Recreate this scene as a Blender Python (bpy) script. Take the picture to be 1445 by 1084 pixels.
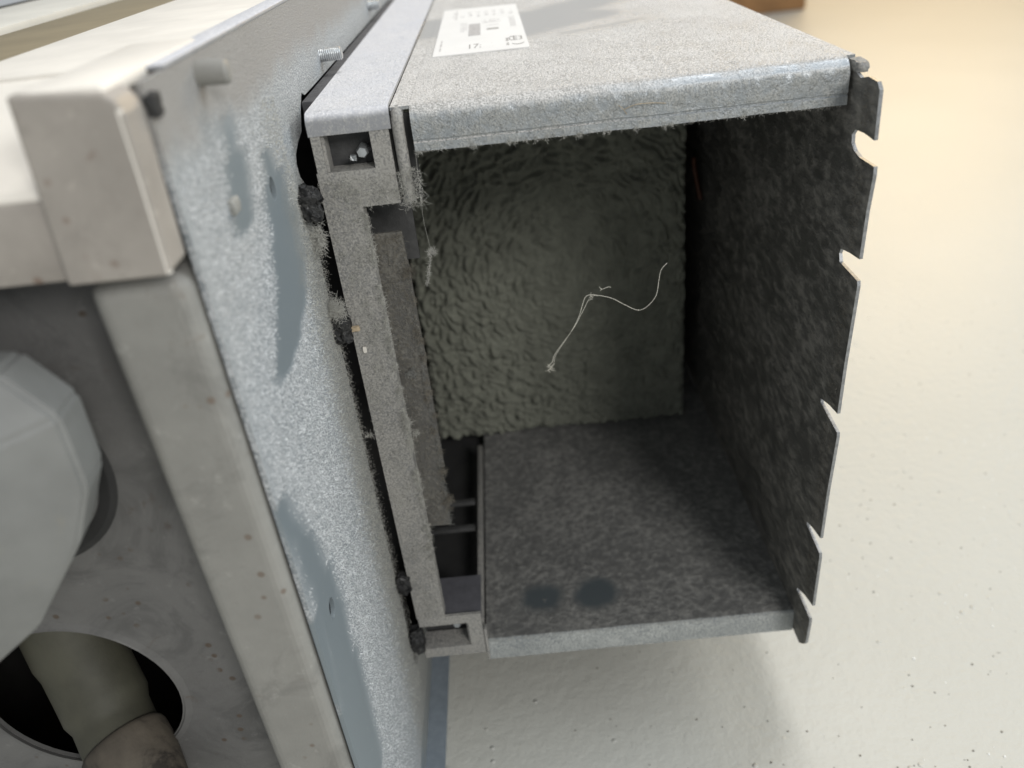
import bpy, bmesh, math, random
import numpy as np
from mathutils import Vector, Matrix, noise
from mathutils.geometry import tessellate_polygon

for o in list(bpy.data.objects): bpy.data.objects.remove(o)
scn = bpy.context.scene
COL = scn.collection
MM = 0.001
R = math.radians

# ------------------------------------------------------------------ camera
cd = bpy.data.cameras.new('camera'); cam = bpy.data.objects.new('camera', cd); COL.objects.link(cam)
cam.matrix_world = Matrix((
    (0.99446928, 0.10287613, -(-0.02115072), 0.03415165),
    (-0.03481779, 0.51291654, -0.85773209, -0.30143900),
    (-0.09908871, 0.85225179, 0.51366167, 0.06525329),
    (0, 0, 0, 1)))
cd.sensor_fit = 'HORIZONTAL'; cd.sensor_width = 36; cd.lens = 28.8
cd.clip_start = 0.005; cd.clip_end = 50
cd.dof.use_dof = True; cd.dof.focus_distance = 0.325; cd.dof.aperture_fstop = 8.0
scn.camera = cam

# ------------------------------------------------------------------ world and lamps (an indoor close-up)
w = bpy.data.worlds.new('World'); scn.world = w; w.use_nodes = True
w.node_tree.nodes['Background'].inputs[0].default_value = (0.82, 0.86, 0.89, 1)
w.node_tree.nodes['Background'].inputs[1].default_value = 0.52

def area(name, loc, target, size, energy, col, sy=None):
    l = bpy.data.lights.new(name, 'AREA'); l.energy = energy; l.color = col; l.size = size
    if sy: l.shape = 'RECTANGLE'; l.size_y = sy
    o = bpy.data.objects.new(name, l); COL.objects.link(o); o.location = loc
    o.rotation_euler = (Vector(target) - Vector(loc)).to_track_quat('-Z', 'Y').to_euler()
    return o
area('ceiling_lamp', (0.45, 0.75, 1.9), (0.1, 0.1, -0.2), 0.9, 26, (1.0, 0.97, 0.93))
area('warm_lamp', (2.0, 3.7, 1.1), (1.3, 2.2, -0.33), 1.3, 40, (1.0, 0.69, 0.30))
area('window', (2.2, 0.1, 1.2), (0.0, -0.05, -0.2), 0.9, 25, (0.86, 0.94, 1.0), 1.2)
area('front_fill', (0.75, -1.3, 0.75), (0.05, 0.1, -0.15), 0.45, 14, (1.0, 0.98, 0.95))  # added fill from the front right, brings out the lining relief

scn.view_settings.view_transform = 'Standard'; scn.view_settings.look = 'None'
scn.view_settings.exposure = 0.0; scn.view_settings.gamma = 1

# ------------------------------------------------------------------ material helpers
class NT:
    def __init__(s, name):
        s.m = bpy.data.materials.new(name); s.m.use_nodes = True
        s.t = s.m.node_tree; s.t.nodes.clear()
        s.out = s.n('ShaderNodeOutputMaterial'); s.b = s.n('ShaderNodeBsdfPrincipled')
        s.l(s.b.outputs[0], s.out.inputs[0])
        s.co = s.n('ShaderNodeTexCoord').outputs['Object']
    def n(s, t, **k):
        x = s.t.nodes.new(t)
        for a, v in k.items(): setattr(x, a, v)
        return x
    def l(s, a, b): s.t.links.new(a, b)
    def put(s, inp, v):
        if hasattr(v, 'is_output'): s.l(v, inp)
        else: inp.default_value = v
    def noise(s, scale, detail=2, rough=.5, dist=0, co=None):
        x = s.n('ShaderNodeTexNoise'); x.inputs['Scale'].default_value = scale
        x.inputs['Detail'].default_value = detail; x.inputs['Roughness'].default_value = rough
        x.inputs['Distortion'].default_value = dist; s.l(co or s.co, x.inputs['Vector']); return x.outputs[0]
    def voro(s, scale, feature='F1', co=None):
        x = s.n('ShaderNodeTexVoronoi'); x.feature = feature; x.inputs['Scale'].default_value = scale
        s.l(co or s.co, x.inputs['Vector']); return x.outputs['Distance']
    def ramp(s, v, lo, hi, a=0., b=1., smooth=True):
        x = s.n('ShaderNodeMapRange'); x.interpolation_type = 'SMOOTHSTEP' if smooth else 'LINEAR'
        s.put(x.inputs[0], v); s.put(x.inputs[1], lo); s.put(x.inputs[2], hi)
        x.inputs[3].default_value = a; x.inputs[4].default_value = b; return x.outputs[0]
    def math(s, op, a, b=0., c=0.):
        x = s.n('ShaderNodeMath', operation=op); s.put(x.inputs[0], a); s.put(x.inputs[1], b)
        s.put(x.inputs[2], c); return x.outputs[0]
    def vmath(s, op, a, b=(0, 0, 0)):
        x = s.n('ShaderNodeVectorMath', operation=op); s.put(x.inputs[0], a); s.put(x.inputs[1], b)
        return x.outputs['Value'] if op in ('DOT_PRODUCT', 'LENGTH', 'DISTANCE') else x.outputs[0]
    def mix(s, f, a, b):
        x = s.n('ShaderNodeMix', data_type='RGBA'); s.put(x.inputs[0], f)
        for i, v in ((6, a), (7, b)):
            if hasattr(v, 'is_output'): s.l(v, x.inputs[i])
            else: x.inputs[i].default_value = (*v, 1)
        return x.outputs[2]
    def mul(s, a, b): return s.math('MULTIPLY', a, b)
    def add(s, a, b): return s.math('ADD', a, b)
    def bump(s, h, strength=.4, dist=.0005, prev=None):
        x = s.n('ShaderNodeBump'); x.inputs['Strength'].default_value = strength
        x.inputs['Distance'].default_value = dist; s.put(x.inputs['Height'], h)
        if prev: s.l(prev, x.inputs['Normal'])
        return x.outputs[0]
    def warp(s, amount, scale):
        x = s.n('ShaderNodeTexNoise'); x.inputs['Scale'].default_value = scale; s.l(s.co, x.inputs['Vector'])
        v = s.vmath('SUBTRACT', x.outputs[1], (.5, .5, .5)); q = s.n('ShaderNodeVectorMath', operation='SCALE')
        s.l(v, q.inputs[0]); q.inputs['Scale'].default_value = amount
        return s.vmath('ADD', s.co, q.outputs[0])
    def seg(s, co, a, b):                       # distance to a segment, metres
        a = Vector(a) * MM; b = Vector(b) * MM; ab = b - a; L = max(ab.length_squared, 1e-12)
        pa = s.vmath('SUBTRACT', co, tuple(a))
        t = s.math('DIVIDE', s.vmath('DOT_PRODUCT', pa, tuple(ab)), L)
        cl = s.n('ShaderNodeClamp'); s.l(t, cl.inputs[0])
        sc = s.n('ShaderNodeVectorMath', operation='SCALE'); sc.inputs[0].default_value = tuple(ab)
        s.l(cl.outputs[0], sc.inputs['Scale'])
        return s.vmath('DISTANCE', pa, sc.outputs[0])
    def strokes(s, co, lst, soft=.0008):        # mask of capsule strokes [(a, b, radius mm)]
        m = None
        for a, b, r in lst:
            d = s.math('SUBTRACT', s.seg(co, a, b), r * MM)
            m = d if m is None else s.math('MINIMUM', m, d)
        return s.ramp(m, soft, -soft)
    def fin(s, color, rough=.8, metal=0., normal=None, spec=None):
        s.put(s.b.inputs['Base Color'], color if hasattr(color, 'is_output') else (*color, 1))
        s.put(s.b.inputs['Roughness'], rough); s.put(s.b.inputs['Metallic'], metal)
        if normal: s.l(normal, s.b.inputs['Normal'])
        if spec is not None: s.b.inputs['Specular IOR Level'].default_value = spec
        return s.m

def dusty(name, metal, dust, dark=None, amount=.5, grain=1100, metalness=.35, fuzz=.5, wipes=None, bump=.5, blotch=.25, soft=.0008, wipecol=None, spread=.16, stretch=None, squash=None, topdark=False, clean_rough=.42, side=None):
    """sheet metal under a crust of dust: grain decides where dust sits, strokes are wiped clean"""
    s = NT(name); plainco = s.co
    if stretch: s.co = s.vmath('MULTIPLY', s.co, stretch)
    g = s.noise(grain, 3, .62); g2 = s.noise(grain * .5, 3, .6); big = s.noise(38, 4, .6); mid = s.noise(170, 3, .6)
    h = s.add(s.mul(g, .55), s.mul(g2, .45))
    th = s.add(.5 - (amount - .5) * .5, s.mul(s.math('SUBTRACT', big, .5), -blotch * 1.6))
    th = s.add(th, s.mul(s.math('SUBTRACT', mid, .5), -blotch))
    mask = s.ramp(s.math('SUBTRACT', h, th), -spread, spread)
    if wipes:
        wc = s.warp(.0045, 110)
        if squash: wc = s.vmath('MULTIPLY', wc, squash); wipes = [(tuple(p * q for p, q in zip(a, squash)), tuple(p * q for p, q in zip(b, squash)), r) for a, b, r in wipes]
        wm = s.strokes(wc, wipes, soft)
        wm = s.mul(wm, s.ramp(g2, .78, .68))
        keep = s.math('SUBTRACT', 1., wm); mask = s.mul(mask, keep)
    base = s.mix(s.ramp(big, .3, .7), metal, tuple(c * .8 for c in metal))
    if wipes and wipecol: base = s.mix(wm, base, wipecol)
    if dark is None: dark = tuple(c * .55 for c in dust)
    dc = s.mix(s.ramp(g, .30, .68), dark, dust)
    dc = s.mix(s.ramp(mid, .3, .75, 0, .35), dc, tuple(c * .72 for c in dust))
    col = s.mix(mask, base, dc)
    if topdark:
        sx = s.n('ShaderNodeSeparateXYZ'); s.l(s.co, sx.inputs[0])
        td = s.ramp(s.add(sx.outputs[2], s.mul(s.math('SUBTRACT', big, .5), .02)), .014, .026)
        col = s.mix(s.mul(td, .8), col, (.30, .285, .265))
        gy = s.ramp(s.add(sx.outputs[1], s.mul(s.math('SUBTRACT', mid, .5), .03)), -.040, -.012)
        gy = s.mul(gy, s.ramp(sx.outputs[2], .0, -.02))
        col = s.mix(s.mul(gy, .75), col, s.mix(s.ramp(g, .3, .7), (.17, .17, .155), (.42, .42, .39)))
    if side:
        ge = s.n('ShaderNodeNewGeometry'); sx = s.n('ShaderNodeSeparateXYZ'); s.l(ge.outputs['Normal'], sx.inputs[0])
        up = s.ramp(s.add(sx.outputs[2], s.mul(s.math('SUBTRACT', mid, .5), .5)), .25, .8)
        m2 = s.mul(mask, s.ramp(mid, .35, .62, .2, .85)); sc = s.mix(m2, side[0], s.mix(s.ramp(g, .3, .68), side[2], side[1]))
        sheen = s.mul(s.ramp(sx.outputs[2], .42, .62), s.ramp(sx.outputs[2], .97, .84)); xs = s.n('ShaderNodeSeparateXYZ'); s.l(s.co, xs.inputs[0])
        sheen = s.mul(sheen, s.ramp(s.add(xs.outputs[0], s.mul(s.math('SUBTRACT', big, .5), .12)), .05, .11)); sheen = s.mul(sheen, s.ramp(mid, .3, .62, .35, .8))
        col = s.mix(up, sc, col); col = s.mix(sheen, col, (.40, .45, .50)); mask = s.mul(mask, s.math('SUBTRACT', 1., sheen)); m2 = s.mul(m2, s.math('SUBTRACT', 1., sheen)); mask = s.math('MAXIMUM', s.mul(mask, up), s.mul(m2, .75))  # bend rubbed clean, with a bluish sheen painted into its colour
    rough = s.add(clean_rough, s.mul(mask, .5)); met = s.mul(s.math('SUBTRACT', 1., mask), metalness)
    nb = s.bump(s.mul(h, mask), bump, .0012)
    nb = s.bump(s.noise(14, 2), .25, .004, nb)
    return s.fin(col, rough, met, nb)

def plain(name, col, rough=.7, metal=0., nscale=60, var=.25, bump=.2, dirt=None, dirt_at=.62, bscale=None, spec=None, smudge=0.):
    s = NT(name)
    n = s.noise(nscale, 5, .6); c = s.mix(s.ramp(n, .3, .7), col, tuple(x * (1 - var) for x in col))
    if dirt:
        d = s.noise(nscale * .8, 6, .68, .6)
        c = s.mix(s.ramp(d, dirt_at - .05, dirt_at + .07), c, dirt)
    if smudge:
        a = s.noise(26, 5, .7, 1.2); b = s.noise(140, 4, .7); v = s.voro(150)
        c = s.mix(s.mul(s.ramp(a, .50, .66), smudge), c, tuple(x * .5 for x in col))
        c = s.mix(s.mul(s.ramp(b, .60, .72), smudge), c, tuple(min(1, x * 1.45) for x in col))
        c = s.mix(s.mul(s.ramp(v, .22, .12), s.ramp(s.noise(33, 2), .54, .60)), c, dirt or col)
        rough = s.ramp(a, .4, .6, rough - .1, rough + .2)
    return s.fin(c, rough, metal, s.bump(s.noise(bscale or nscale * 8, 4, .6), bump, .0006), spec)

# ------------------------------------------------------------------ mesh helpers (millimetres in, metres out)
def link(name, me, mat, parent=None, smooth=None):
    o = bpy.data.objects.new(name, me); COL.objects.link(o)
    if mat: me.materials.append(mat)
    if smooth is not None:
        me.polygons.foreach_set('use_smooth', [True] * len(me.polygons)); me.set_sharp_from_angle(angle=R(smooth))
    if parent: o.parent = parent
    return o
def from_bm(name, bm, mat, parent=None, smooth=None):
    bmesh.ops.recalc_face_normals(bm, faces=bm.faces)
    me = bpy.data.meshes.new(name); bm.to_mesh(me); bm.free(); return link(name, me, mat, parent, smooth)
def bx(bm, x0, x1, y0, y1, z0, z1, bev=0, seg=2):
    r = bmesh.ops.create_cube(bm, size=1); vs = r['verts']
    for v in vs:
        v.co = Vector(((x0 + x1) / 2 + v.co.x * (x1 - x0), (y0 + y1) / 2 + v.co.y * (y1 - y0), (z0 + z1) / 2 + v.co.z * (z1 - z0))) * MM
    if bev:
        es = list({e for v in vs for e in v.link_edges})
        bmesh.ops.bevel(bm, geom=es, offset=bev * MM, segments=seg, affect='EDGES', profile=.5)
def boxes(name, lst, mat, parent=None, bev=0, smooth=40):
    bm = bmesh.new()
    for b in lst: bx(bm, *b, bev=bev)
    return from_bm(name, bm, mat, parent, smooth if bev else None)
def poly(name, outer, holes, axis, v0, v1, mat, parent=None, bev=0.0):
    """2-D outline with holes, extruded along axis. axis 0: (y,z), axis 1: (x,z), axis 2: (x,y)"""
    def P(p, v):
        if axis == 0: q = (v, p[0], p[1])
        elif axis == 1: q = (p[0], v, p[1])
        else: q = (p[0], p[1], v)
        return Vector(q) * MM
    loops = [outer] + list(holes); pts = [p for l in loops for p in l]
    tris = tessellate_polygon([[Vector((p[0], p[1], 0)) for p in l] for l in loops])
    n = len(pts); verts = [P(p, v0) for p in pts] + [P(p, v1) for p in pts]
    faces = [tuple(t) for t in tris] + [tuple(i + n for i in reversed(t)) for t in tris]
    k = 0
    for l in loops:
        m = len(l)
        for i in range(m): a, b = k + i, k + (i + 1) % m; faces.append((a, b, b + n, a + n))
        k += m
    me = bpy.data.meshes.new(name); me.from_pydata(verts, [], faces)
    bm = bmesh.new(); bm.from_mesh(me); bmesh.ops.recalc_face_normals(bm, faces=bm.faces); bm.to_mesh(me); bm.free()
    return link(name, me, mat, parent)
def circle(cx, cy, r, n=24, ry=None, ph=0):
    return [(cx + r * math.cos(2 * math.pi * i / n + ph), cy + (ry or r) * math.sin(2 * math.pi * i / n + ph)) for i in range(n)]
def arc(cx, cy, r, a0, a1, n=6): return [(cx + r * math.cos(R(a0 + (a1 - a0) * i / n)), cy + r * math.sin(R(a0 + (a1 - a0) * i / n))) for i in range(n + 1)]
def sheet(bm, prof, t, x0, x1, n=1, wob=0):
    """sheet metal of thickness t following a (y,z) profile, extruded along x"""
    N = len(prof); off = []
    for i in range(N):
        a = Vector(prof[max(i - 1, 0)]); b = Vector(prof[min(i + 1, N - 1)]); d = (b - a).normalized()
        off.append((prof[i][0] + d.y * t, prof[i][1] - d.x * t))
    ring = list(prof) + off[::-1]; rows = []
    for k in range(n + 1):
        x = x0 + (x1 - x0) * k / n
        rows.append([bm.verts.new(Vector((x, p[0] + (wob * (noise.noise((x * .05, p[1] * .05, 3.1)))) , p[1] + wob * noise.noise((x * .06, 1.7, 0)))) * MM) for p in ring])
    M = len(ring)
    for k in range(n):
        for i in range(M):
            j = (i + 1) % M; bm.faces.new((rows[k][i], rows[k][j], rows[k + 1][j], rows[k + 1][i]))
    for row in (rows[0], rows[-1]):
        for i in range(N - 1): bm.faces.new((row[i], row[i + 1], row[M - 2 - i], row[M - 1 - i]))
def tube_bm(bm, pts, rad, n=8, caps=True):
    pts = [Vector(p) * MM for p in pts]; rr = rad if isinstance(rad, (list, tuple)) else [rad] * len(pts)
    prev = None; rings = []
    for i, p in enumerate(pts):
        d = (pts[min(i + 1, len(pts) - 1)] - pts[max(i - 1, 0)]).normalized()
        if prev is None: u = d.orthogonal().normalized()
        else: u = (prev - d * prev.dot(d)).normalized()
        prev = u; v = d.cross(u)
        rings.append([bm.verts.new(p + (u * math.cos(2 * math.pi * k / n) + v * math.sin(2 * math.pi * k / n)) * rr[i] * MM) for k in range(n)])
    for a, b in zip(rings, rings[1:]):
        for k in range(n): bm.faces.new((a[k], a[(k + 1) % n], b[(k + 1) % n], b[k]))
    if caps:
        bm.faces.new(rings[0][::-1]); bm.faces.new(rings[-1])
def tube(name, pts, rad, mat, parent=None, n=10, smooth=50):
    bm = bmesh.new(); tube_bm(bm, pts, rad, n); return from_bm(name, bm, mat, parent, smooth)
def spline(pts, k=6):
    out = []; P = [Vector(p) for p in pts]
    for i in range(len(P) - 1):
        a, b, c, d = P[max(i - 1, 0)], P[i], P[i + 1], P[min(i + 2, len(P) - 1)]
        for j in range(k):
            t = j / k; out.append(.5 * ((2 * b) + (c - a) * t + (2 * a - 5 * b + 4 * c - d) * t * t + (3 * b - a - 3 * c + d) * t ** 3))
    return out + [P[-1]]
def tag(o, label=None, cat=None, group=None, kind=None):
    for k, v in (('label', label), ('category', cat), ('group', group), ('kind', kind)):
        if v: o[k] = v
    return o
rng = np.random.default_rng(7)
def lint(name, pts, nrm, length, rad, mat, parent=None, stiff=.55, segs=4):
    """many fine curled fibres as one mesh; pts, nrm: (n,3) mm"""
    pts = np.asarray(pts, float); nrm = np.asarray(nrm, float); N = len(pts)
    L = rng.uniform(.35, 1, N)[:, None] * length / segs
    d = nrm * rng.uniform(.0, 1.0, (N, 1)) + rng.normal(0, .75, (N, 3)); d /= np.linalg.norm(d, axis=1)[:, None]
    turn = rng.normal(0, 1, (N, 3)) * stiff
    P = [pts.copy()]; D = [d.copy()]
    for k in range(segs):
        P.append(P[-1] + d * L); d = d + turn + rng.normal(0, .25, (N, 3)); d /= np.linalg.norm(d, axis=1)[:, None]; D.append(d.copy())
    V = []; rr = rng.uniform(.6, 1.2, N)[:, None] * rad
    ref = rng.normal(0, 1, (N, 3))
    for k in range(segs + 1):
        u = np.cross(D[k], ref); u /= np.linalg.norm(u, axis=1)[:, None] + 1e-9; v = np.cross(D[k], u)
        s = 1 if k < segs else .3
        for j in range(3):
            a = 2 * math.pi * j / 3; V.append(P[k] + (u * math.cos(a) + v * math.sin(a)) * rr * s)
    V = np.stack(V, 1).reshape(-1, 3) * MM
    f = []
    for k in range(segs):
        for j in range(3): f.append((k * 3 + j, k * 3 + (j + 1) % 3, k * 3 + 3 + (j + 1) % 3, k * 3 + 3 + j))
    f = np.array(f); F = (f[None] + (np.arange(N) * 3 * (segs + 1))[:, None, None]).reshape(-1, 4)
    me = bpy.data.meshes.new(name); me.vertices.add(len(V)); me.vertices.foreach_set('co', V.ravel())
    me.loops.add(F.size); me.loops.foreach_set('vertex_index', F.ravel().astype(np.int32))
    me.polygons.add(len(F)); me.polygons.foreach_set('loop_start', np.arange(0, F.size, 4, dtype=np.int32))
    me.update(); me.validate()
    o = link(name, me, mat, parent); o['kind'] = 'stuff'; return o
def on_quad(n, a, b, c, d=None, pw=(1, 1)):
    a, b, c = map(np.array, (a, b, c)); u = rng.random((n, 1)) ** pw[0]; v = rng.random((n, 1)) ** pw[1]
    return a + (b - a) * u + (c - a) * v

# ------------------------------------------------------------------ materials
GW = (0.20, 0.235, 0.265)
plate_wipes = [((-42, -66, 19), (-42, -68, 8), 1.7), ((-42, -68, 8), (-42, -74, -8), 2.9), ((-42, -37, 1), (-42, -36, -9), 2.0), ((-42, -36, -9), (-42, -37, -25), 4.0), ((-42, -37, -25), (-42, -43, -39), 5.4),
    ((-42, -43, -39), (-42, -54, -49), 6.2), ((-42, -54, -49), (-42, -66, -54), 5.2),
    ((-42, -114, -82), (-42, -102, -108), 2.2), ((-42, -102, -108), (-42, -98, -130), 2.8), ((-42, -98, -130), (-42, -97, -151), 3.8), ((-42, -116, -130), (-42, -120, -165), 3.5),
    ((-42, -97, -151), (-42, -102, -176), 4.0), ((-42, -102, -176), (-42, -108, -232), 5.5), ((-42, -20, -322), (-42, 60, -324), 7)]
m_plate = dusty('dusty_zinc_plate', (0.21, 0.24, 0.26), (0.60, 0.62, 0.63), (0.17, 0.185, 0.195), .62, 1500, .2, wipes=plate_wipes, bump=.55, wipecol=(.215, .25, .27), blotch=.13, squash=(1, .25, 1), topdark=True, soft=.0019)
m_platetop = dusty('dusty_zinc_taupe', (0.25, 0.245, 0.24), (0.46, 0.45, 0.43), None, .55, 900, .2, bump=.25)
lid_wipes = [((-5, 200, 3), (60, 190, 3), 40), ((30, 140, 3), (84, 185, 3), 24), ((60, 200, 3), (110, 260, 3), 25), ((70, 130, 3), (110, 150, 3), 7)]
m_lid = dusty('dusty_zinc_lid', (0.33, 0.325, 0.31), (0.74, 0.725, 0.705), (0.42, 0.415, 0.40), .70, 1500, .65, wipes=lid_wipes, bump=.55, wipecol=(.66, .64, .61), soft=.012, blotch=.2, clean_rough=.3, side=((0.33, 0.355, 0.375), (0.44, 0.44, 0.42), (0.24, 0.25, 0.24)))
m_lip = dusty('felted_dust_zinc', (0.27, 0.29, 0.30), (0.50, 0.515, 0.50), (0.33, 0.345, 0.335), .6, 1400, .45, bump=.5, blotch=.3, clean_rough=.3)
m_frame = dusty('dusty_frame_steel', (0.20, 0.20, 0.20), (0.37, 0.36, 0.335), (0.27, 0.26, 0.24), .62, 1100, .1, bump=.3, blotch=.25)
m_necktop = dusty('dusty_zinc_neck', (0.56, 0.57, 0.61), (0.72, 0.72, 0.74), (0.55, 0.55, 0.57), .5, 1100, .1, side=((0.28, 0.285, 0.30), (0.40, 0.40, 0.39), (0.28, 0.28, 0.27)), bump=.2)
m_wall = dusty('grimy_inner_wall', (0.10, 0.098, 0.09), (0.29, 0.275, 0.245), (0.15, 0.144, 0.132), .47, 250, .05, bump=.9, blotch=.55, spread=.27, stretch=(1, .42, 1))
m_floorpan = dusty('grimy_duct_floor', (0.14, 0.14, 0.137), (0.28, 0.277, 0.26), (0.18, 0.18, 0.172), .50, 300, .05, bump=.6, blotch=.45, spread=.3,
    wipes=[((27, 27, -271), (31, 27, -271), 9.5), ((57, 26, -271), (60, 27, -271), 11)], wipecol=(.085, .10, .108), soft=.0045)
m_lining = plain('foam_lining', (0.20, 0.206, 0.168), .95, 0, 90, .25, .5, bscale=900)
m_panel = dusty('brown_dusty_steel', (0.10, 0.097, 0.09), (0.165, 0.158, 0.14), (0.10, 0.095, 0.083), .5, 700, .1, bump=.5, blotch=.5)
m_dark = plain('cavity_shade_and_dirt', (0.03, 0.03, 0.03), .8, 0, 60, .3, .2)  # near-black stands for shade inside cavities; also colours a dirt lump
m_gasket = dusty('black_foam_gasket', (0.012, 0.012, 0.013), (0.10, 0.10, 0.095), (0.02, 0.02, 0.02), .36, 700, 0, bump=1.0, blotch=.4)
m_gaskettop = plain('gasket_strip_foam', (0.09, 0.09, 0.095), .9, 0, 300, .35, .5)
m_zinc = plain('bright_zinc', (0.55, 0.57, 0.58), .35, .75, 300, .25, .15)
m_edge = plain('cut_steel_edge', (0.34, 0.35, 0.36), .38, .5, 500, .35, .2)
m_inner = plain('inner_grey_steel', (0.10, 0.10, 0.105), .7, .1, 120, .35, .3)
m_dark2 = plain('shaded_pocket_steel', (0.075, 0.075, 0.075), .6, .1, 200, .35, .3)  # steel copy with the shade of the recesses put into its colour
m_bluezinc = plain('clean_blue_zinc', (0.25, 0.29, 0.33), .5, .1, 200, .15, .1)
m_lilac = plain('clean_grey_steel', (0.17, 0.17, 0.19), .5, .3, 200, .2, .15)
m_fluff = plain('grey_fluff', (0.60, 0.59, 0.54), .95, 0, 400, .35, 0)
m_fluff_d = plain('dim_fluff', (0.30, 0.30, 0.28), .95, 0, 400, .35, 0)
m_browndust = plain('brown_lint', (0.27, 0.245, 0.20), .95, 0, 400, .35, 0)
m_crumb = plain('grey_crumb_dust', (0.30, 0.285, 0.25), .95, 0, 400, .35, 0)
m_hair = plain('pale_hair', (0.85, 0.82, 0.72), .4, 0, 200, .1, 0)
m_plastic = plain('grubby_shaded_plastic', (0.36, 0.33, 0.295), .55, 0, 45, .2, .25, dirt=(.20, .15, .12), dirt_at=.64, smudge=.3)  # front faces of the white plastic: shade put into the colour, plus dirt
m_deck = plain('lit_cream_plastic', (0.80, 0.76, 0.69), .5, 0, 30, .12, .2, dirt=(.6, .55, .47), dirt_at=.70)  # top faces of the same plastic, colour lightened as lit; also a pale crumb
m_rail = plain('yellowed_rail', (0.27, 0.265, 0.245), .5, 0, 55, .13, .2, dirt=(.17, .14, .115), dirt_at=.66, bscale=900, smudge=.38)
m_recess = plain('dirty_grey_panel', (0.138, 0.136, 0.132), .5, .05, 60, .12, .2, dirt=(.085, .065, .05), dirt_at=.67, bscale=900, smudge=.5)
m_spout = plain('white_nylon', (0.215, 0.218, 0.21), .42, 0, 35, .2, .15, dirt=(.22, .21, .18), dirt_at=.66)
m_pipe = plain('greenish_pipe', (0.07, 0.068, 0.048), .65, 0, 60, .3, .2, dirt=(.10, .09, .06), dirt_at=.68)
m_tan = plain('tan_inner_ledge', (0.24, 0.20, 0.125), .7, 0, 30, .15, .1)
m_groove = plain('brown_groove', (0.06, 0.045, 0.03), .8, 0, 30, .15, .1)
m_greypanel = plain('light_grey_panel', (0.58, 0.57, 0.52), .6, 0, 30, .1, .1)
m_seat = plain('grimy_seat', (0.13, 0.11, 0.085), .8, 0, 40, .5, .4, dirt=(.03, .025, .02), dirt_at=.52)
m_wire = plain('copper_wire_sheath', (0.07, 0.018, 0.005), .5, 0, 100, .2, .1)
m_wood = plain('brown_wood', (0.38, 0.20, 0.08), .7, 0, 12, .3, .1)
m_chip = plain('tan_crumb', (0.50, 0.40, 0.27), .8, 0, 500, .3, .3)

# floor paint: cream gloss with orange peel, pin holes and fine specks
s = NT('cream_floor_paint')
n1 = s.noise(3, 3); c = s.mix(s.ramp(n1, .3, .7), (0.525, 0.52, 0.475), (0.50, 0.495, 0.45))
vs = s.voro(140); pick = s.noise(90, 2)
spk = s.mul(s.ramp(vs, .085, .04), s.ramp(pick, .56, .62))
c = s.mix(s.mul(spk, .5), c, (0.16, 0.14, 0.11))
fine = s.noise(260, 3, .6)
c = s.mix(s.ramp(fine, .55, .75, 0, .18), c, (0.50, 0.47, 0.40))
nb = s.bump(s.noise(130, 3), .5, .0012); nb = s.bump(s.noise(420, 2), .5, .0005, nb)
vb = s.voro(95); pit = s.mul(s.ramp(vb, .16, .05), s.ramp(s.noise(60, 2), .5, .58)); nb = s.bump(pit, .7, .0010, nb)
m_ground = s.fin(c, s.ramp(fine, .3, .7, .38, .48), 0, nb, .35)

# ------------------------------------------------------------------ the floor and what is far behind
fl = boxes('floor', [(-3000, 4500, -1500, 7000, -431, -331)], m_ground); tag(fl, kind='structure')
wb = boxes('wooden_board', [(500, 985, 2380, 2560, -331, 350)], m_wood, bev=8)  # made taller beyond the view so that its shadow falls on the floor
tag(wb, 'brown wooden block far behind the grey duct, at the top edge', 'wooden block')

# grit and droplets on the floor
bm = bmesh.new(); random.seed(3)
for i in range(900):
    u = random.random() ** .8; x = 175 + random.random() * 420; y = -60 + random.random() * 560
    if noise.noise((x * .012, y * .012, 5)) < -.12 + .25 * random.random(): continue
    r = random.uniform(.3, .7) * (1.5 if random.random() < .08 else 1)
    m = Matrix.Translation(Vector((x, y, -331 + r * .15)) * MM) @ Matrix.Diagonal((r * MM, r * MM * random.uniform(.7, 1.3), r * MM * .7, 1))
    bmesh.ops.create_icosphere(bm, subdivisions=1, radius=1, matrix=m)
sd = NT('glint_bead'); sd.b.inputs['Coat Weight'].default_value = 1  # droplets coloured near-white, so their glints are painted in
o = from_bm('grit_beads', bm, sd.fin((.92, .92, .90), .08, 0), None, 180)
tag(o, 'tiny glossy beads of moisture scattered on the pale floor beside the duct', 'droplets', kind='stuff')
bm = bmesh.new()
for i in range(420):
    x = 20 + 480 * random.random() ** .8; y = -60 + 500 * random.random() ** 1.4; r = random.uniform(.25, .75)
    m = Matrix.Translation(Vector((x, y, -331 + r * .2)) * MM) @ Matrix.Diagonal((r * MM, r * MM * random.uniform(.5, 1), r * MM * .5, 1))
    bmesh.ops.create_icosphere(bm, subdivisions=1, radius=1, matrix=m)
o = from_bm('grit', bm, plain('dark_grit', (.16, .14, .11), .9), None)
tag(o, 'dark specks of grit scattered over the pale floor', 'grit', kind='stuff')

# ------------------------------------------------------------------ the ventilation unit
U = bpy.data.objects.new('ventilation_unit', None); COL.objects.link(U)
U.empty_display_size = .02
tag(U, 'dusty grey sheet metal ventilation unit with open rectangular duct and white plastic edge', 'ventilation unit')

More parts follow.
